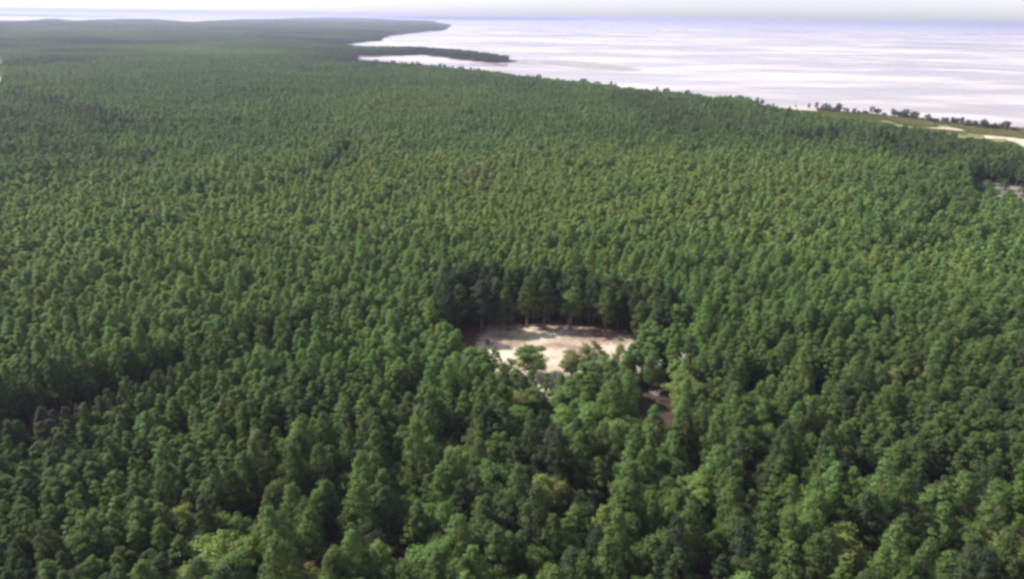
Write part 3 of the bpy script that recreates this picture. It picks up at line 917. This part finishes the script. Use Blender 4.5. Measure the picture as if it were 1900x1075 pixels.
scatter('distant_forest', np.c_[x, y, np.full(n, GZ)], rng.integers(0, 4, n), rng.integers(0, 4, n) * math.pi / 2, np.c_[sc, sc, zs], tt, G_WOOD,
        label='far hazy forest on the headland and the spit', cat='forest')

# ------------------------------------------------------------------ shore trees, marsh grass, shrubs
SHRUB = [broadleaf(500 + s, h=6.0, rad=2.6, base=0.12, clumps=34, per=16, size=0.7) for s in range(3)]
SHRUB_M = [split_mesh('shore_tree', g, M_SHRUB) for g in SHRUB]
shore_line = [(1900, 246), (1860, 243), (1840, 241), (1770, 231), (1747, 230), (1700, 224), (1672, 219), (1600, 211), (1578, 209), (1530, 206), (1425, 199), (1390, 194), (1330, 184), (1290, 178), (1270, 175), (1230, 172), (1200, 170),
              (1160, 166), (1115, 158), (1060, 151), (1000, 144), (950, 138), (900, 131), (850, 125), (800, 119), (740, 116), (690, 113)]
cl_names = {1672: 'on the bare point by the marsh', 1530: 'in the low thicket beside the white sand strip', 1578: 'at the end of the low thicket'}
SL = np.array(shore_line, float)
seg = np.r_[0, np.cumsum(np.hypot(*np.diff(SL, axis=0).T))]
rs = np.random.default_rng(44)
count = 0
def shore_tree(xp, yp, h, rad, t, where):
    for zt in np.arange(GZ, 12, 0.4):            # step back from the water until the foot stands on land
        p = P(xp, yp, zt)
        if inside(coast_poly, p[:1], p[1:2])[0]: break
    p[2] = GZ
    s = int(rs.integers(0, 3))
    e = obj('shore_tree', None, label=where, cat='shore tree', group='dark trees and shrubs along the bay shore')
    e.location = tuple(p); e.rotation_euler = (0, 0, rs.random() * 6.28)
    e.scale = (rad / 2.6, rad / 2.6, h / 6.0)
    obj('trunk', SHRUB_M[s][0], e)
    c = obj('crown', SHRUB_M[s][1], e); c['tint'] = float(t)
cnt_ = {}
for s in np.arange(0, seg[-1], 4.2):
    xp = np.interp(s, seg, SL[:, 0]) + rs.normal() * 3
    yp = np.interp(s, seg, SL[:, 1]) + rs.normal() * 0.8
    dense = vnoise(np.array([xp]), np.array([0.0]), 32, 11)[0]
    keep = (0.95 if dense > 0.42 else 0.3) if xp < 1330 else (0.72 if dense > 0.45 else 0.22)
    if 1432 < xp < 1512: keep = 0.05
    if rs.random() > keep: continue
    d = np.hypot(*P(xp, yp)[:2])
    h = (2.8 + 5.6 * rs.random() ** 1.8) * (1 + d / 3000)
    where = ('dark shrubby tree on the far shoreline at the lagoon mouth' if xp < 900 else 'dark shrubby tree in the ragged shoreline row' if xp < 1330 else 'dark shrub on the marsh shore beyond the yellow grass')
    cnt_[where] = cnt_.get(where, 0) + 1
    where = where.replace('dark shrubby tree', 'dark shrubby tree, %s from the right,' % nth(cnt_[where])).replace('dark shrub on', 'dark shrub, %s from the right, on' % nth(cnt_[where]))
    shore_tree(xp, yp, h, (1.3 + 2.0 * rs.random()) * (1 + d / 2600), 0.2 + 0.4 * rs.random(), where)
for xp, yp, h, rad, lb in [(1500, 202, 6.5, 1.6, 'lone thin dark tree standing by the white sand strip'), (1476, 200, 4.0, 0.9, 'tiny lone dark shrub on the white sand strip'),
                           (1523, 206.5, 4.2, 2.4, 'dark low shrub at the start of the straight thicket on the shore'), (1531, 207, 4.3, 2.6, 'dark low shrub, second in the straight thicket on the shore'),
                           (1539, 207.6, 4.2, 2.6, 'dark low shrub, third in the straight thicket on the shore'), (1547, 208.4, 4.4, 2.6, 'dark low shrub, fourth in the straight thicket on the shore'),
                           (1556, 209, 4.2, 2.4, 'dark low shrub at the end of the straight thicket on the shore'), (1572, 210.5, 5.5, 2.2, 'dark tree just past the straight thicket on the shore'),
                           (1584, 211.5, 6.0, 2.6, 'taller of the dark trees past the straight thicket on the shore'), (1592, 213, 4.5, 2.2, 'last dark tree past the straight thicket on the shore'),
                           (1668, 219, 6.5, 3.0, 'dark bushy tree on the low point of the marsh'), (1677, 220, 5.6, 2.6, 'second dark bushy tree on the low point of the marsh'), (1693, 221.5, 5.5, 1.6, 'slim dark tree past the bushy pair on the marsh point'),
                           (1748, 228, 5.5, 1.8, 'dark upright tree midway along the marsh shore'), (1768, 231, 5.0, 2.2, 'dark rounded shrub past the upright tree on the marsh shore'), (1843, 242, 7.0, 2.4, 'tall dark tree near the right end of the marsh shore'),
                           (1392, 197, 7.5, 1.6, 'thin dark tree at the near end of the shoreline row'), (1404, 198, 8.0, 2.6, 'bushy dark tree at the near end of the shoreline row'), (1424, 201, 5.0, 2.2, 'rounded dark shrub beside the oval sand patch')]:
    shore_tree(xp, yp, h, rad, 0.15 + 0.2 * rs.random(), lb)

# marsh grass: tufts too many to count
grass_col = bpy.data.collections.new('grass_prototypes')
for b in range(3):
    r_ = np.random.default_rng(60 + b)
    n = 90
    base = np.c_[r_.normal(size=(n, 2)) * 1.3, np.zeros(n)]
    d = np.c_[r_.normal(size=(n, 2)) * 0.35, np.ones(n)] * (0.5 + 0.7 * r_.random(n))[:, None]
    sd = np.c_[r_.normal(size=(n, 2)), np.zeros(n)]; sd = sd / np.linalg.norm(sd, axis=1)[:, None] * 0.16
    V = np.stack([base - sd, base + sd, base + sd * 0.5 + d, base - sd * 0.5 + d], 1).reshape(-1, 3)
    me = mesh_np('grass_form', V, np.arange(n * 4).reshape(-1, 4), mats=[M_GRASS], attrs={'clump': ('FLOAT', np.repeat(r_.random(n), 4))})
    grass_col.objects.link(bpy.data.objects.new('grass_form_%02d' % b, me))
G_GRASS = scatter_group('grass_scatter', grass_col)
lo, hi = MARSH.min(0), MARSH.max(0)
x = lo[0] + rng.random(60000) * (hi - lo)[0]; y = lo[1] + rng.random(60000) * (hi - lo)[1]
m = inside(MARSH, x, y) & (vnoise(x, y, 22, 12) * 0.6 + vnoise(x, y, 7, 13) * 0.4 > 0.40)
for b in beach: m &= ~inside(b, x, y)
x, y = x[m][:14000], y[m][:14000]
n = len(x)
scatter('marsh_grass', np.c_[x, y, np.full(n, GZ + 0.05)], rng.integers(0, 3, n), rng.random(n) * 6.28, np.repeat((0.7 + 0.8 * rng.random(n))[:, None], 3, 1),
        np.clip(0.5 + 0.9 * (vnoise(x, y, 40, 14) - 0.5) + rng.normal(size=n) * 0.1, 0, 1), G_GRASS, label='yellow green marsh grass along the bay shore', cat='grass')

# bleached dead snags in and behind the dark gap
def snag(xp, yp, z_at, h, seed, label):
    r_ = np.random.default_rng(seed)
    p = P(xp, yp, z_at)
    e = obj('dead_tree', None, label=label, cat='dead tree', group='bleached dead snags by the dark gap')
    e.location = (p[0], p[1], GZ); e.rotation_euler = (0, 0, r_.random() * 6)
    obj('trunk', mesh_np('dead_trunk', *tube([(0, 0, -0.3), (0.1, 0.05, h * 0.5), (0.35, 0.15, h)], [0.13, 0.09, 0.03], 7), mats=[M_BARK], smooth=True), e)
    for k in range(14):
        a = r_.random() * 6.28; z = h * (0.74 + 0.25 * r_.random()); L = 0.5 + 1.5 * r_.random()
        q = np.array([math.cos(a) * L, math.sin(a) * L, 0.3 + 0.6 * r_.random()])
        b0 = np.array([0.3 * z / h, 0.12 * z / h, z])
        obj('branch', mesh_np('dead_branch', *tube([tuple(b0), tuple(b0 + q * 0.5 + [0, 0, 0.15]), tuple(b0 + q)], [0.08, 0.06, 0.03], 5), mats=[M_DEAD], smooth=True), e)
snag(1223, 676, 9.0, 9.0, 1, 'bleached dead snag just above the dark brown gap')
snag(1268, 666, 9.5, 9.5, 2, 'bleached branchy snag upper right of the dark brown gap')
snag(1184, 692, 8.0, 8.0, 3, 'small bleached snag at the upper left of the dark brown gap')
snag(1214, 737, 2.0, 1.6, 4, 'short pale stump inside the dark brown gap')

# low sand heap and scrub in the clearing
def heap(pts, w, hgt, name, label):
    a = np.array([P(x, y)[:2] for x, y in pts])
    ts = np.linspace(0, 1, 22)
    seg_ = np.r_[0, np.cumsum(np.hypot(*np.diff(a, axis=0).T))]; seg_ /= seg_[-1]
    cx_, cy_ = np.interp(ts, seg_, a[:, 0]), np.interp(ts, seg_, a[:, 1])
    rr = np.random.default_rng(5)
    V, nn = [], 11
    for i, t in enumerate(ts):
        ww = w * math.sqrt(max(0.02, 1 - (2 * t - 1) ** 2))
        tx = np.array([cx_[min(i + 1, 21)] - cx_[max(i - 1, 0)], cy_[min(i + 1, 21)] - cy_[max(i - 1, 0)]]); tx /= np.linalg.norm(tx)
        for s in np.linspace(-1, 1, nn):
            q = np.array([cx_[i], cy_[i]]) + np.array([-tx[1], tx[0]]) * s * ww
            V.append((q[0], q[1], GZ - 0.02 + (1 - s * s) * (hgt * (0.7 + 0.5 * rr.random()) * ww / w + 0.3)))
    idx = np.arange(22 * nn).reshape(22, nn)
    q = np.stack([idx[:-1, :-1], idx[1:, :-1], idx[1:, 1:], idx[:-1, 1:]], -1).reshape(-1, 4)
    obj(name, mesh_np(name, V, q, mats=[simple_mat('fresh_white_sand', (0.45, 0.41, 0.38), (0.58, 0.54, 0.52), 0.8, 0.9, 0.4)], smooth=True), label=label, cat='sand heap')
heap([(1030, 607), (1040, 607.5), (1047, 610), (1053, 615)], 0.7, 0.25, 'sand_heap', 'small curved white sand heap near the back of the clearing')

BUSH = [broadleaf(700 + s, h=1.6, rad=1.1, base=0.05, clumps=18, per=22, size=0.3) for s in range(2)]
BUSH_M = [split_mesh('bush', g, M_LEAF) for g in BUSH]
for k, (xp, yp, s, t, lb) in enumerate([(1180, 630, 1.2, 0.6, 'low green bush at the right corner of the clearing sand'), (1150, 632, 0.8, 0.75, 'small pale bush on the right part of the clearing sand'),
                                        (905, 640, 1.3, 0.7, 'low bush at the left edge of the clearing sand'), (948, 676, 1.2, 0.4, 'dark low bush at the lower left tip of the clearing sand'),
                                        (1160, 622, 1.0, 0.5, 'small green bush under the right end of the clearing back wall')]):
    e = obj('bush', None, label=lb, cat='bush'); e.location = tuple(P(xp, yp)); e.scale = (s, s, s); e.rotation_euler = (0, 0, k * 1.3)
    obj('stem', BUSH_M[k % 2][0], e); c = obj('foliage', BUSH_M[k % 2][1], e); c['tint'] = t

# ------------------------------------------------------------------ haze
def haze():
    X0, Y0, Y1, Z0, Z1 = 62000.0, -4000.0, 62000.0, -1.5, 96.0
    v = [(x, y, z) for z in (Z0, Z1) for (x, y) in ((-X0, Y0), (X0, Y0), (X0, Y1), (-X0, Y1))]
    f = [(3, 2, 1, 0), (4, 5, 6, 7), (0, 1, 5, 4), (1, 2, 6, 5), (2, 3, 7, 6), (3, 0, 4, 7)]
    m, n, out = new_mat('pale_haze')
    p = n.nodes.new('ShaderNodeVolumePrincipled')
    p.inputs['Color'].default_value = (0.56, 0.58, 0.80, 1)
    p.inputs['Density'].default_value = HAZE_DENSITY
    p.inputs['Anisotropy'].default_value = 0.2
    n.links.new(p.outputs[0], out.inputs['Volume'])
    obj('haze', mesh_np('haze', v, f, mats=[m]), kind='stuff', label='thin pale haze filling the air over the bay')
haze()
print('trees', N, 'individual', int(pick.sum()) + len(HERO), 'blocks', len(sc))
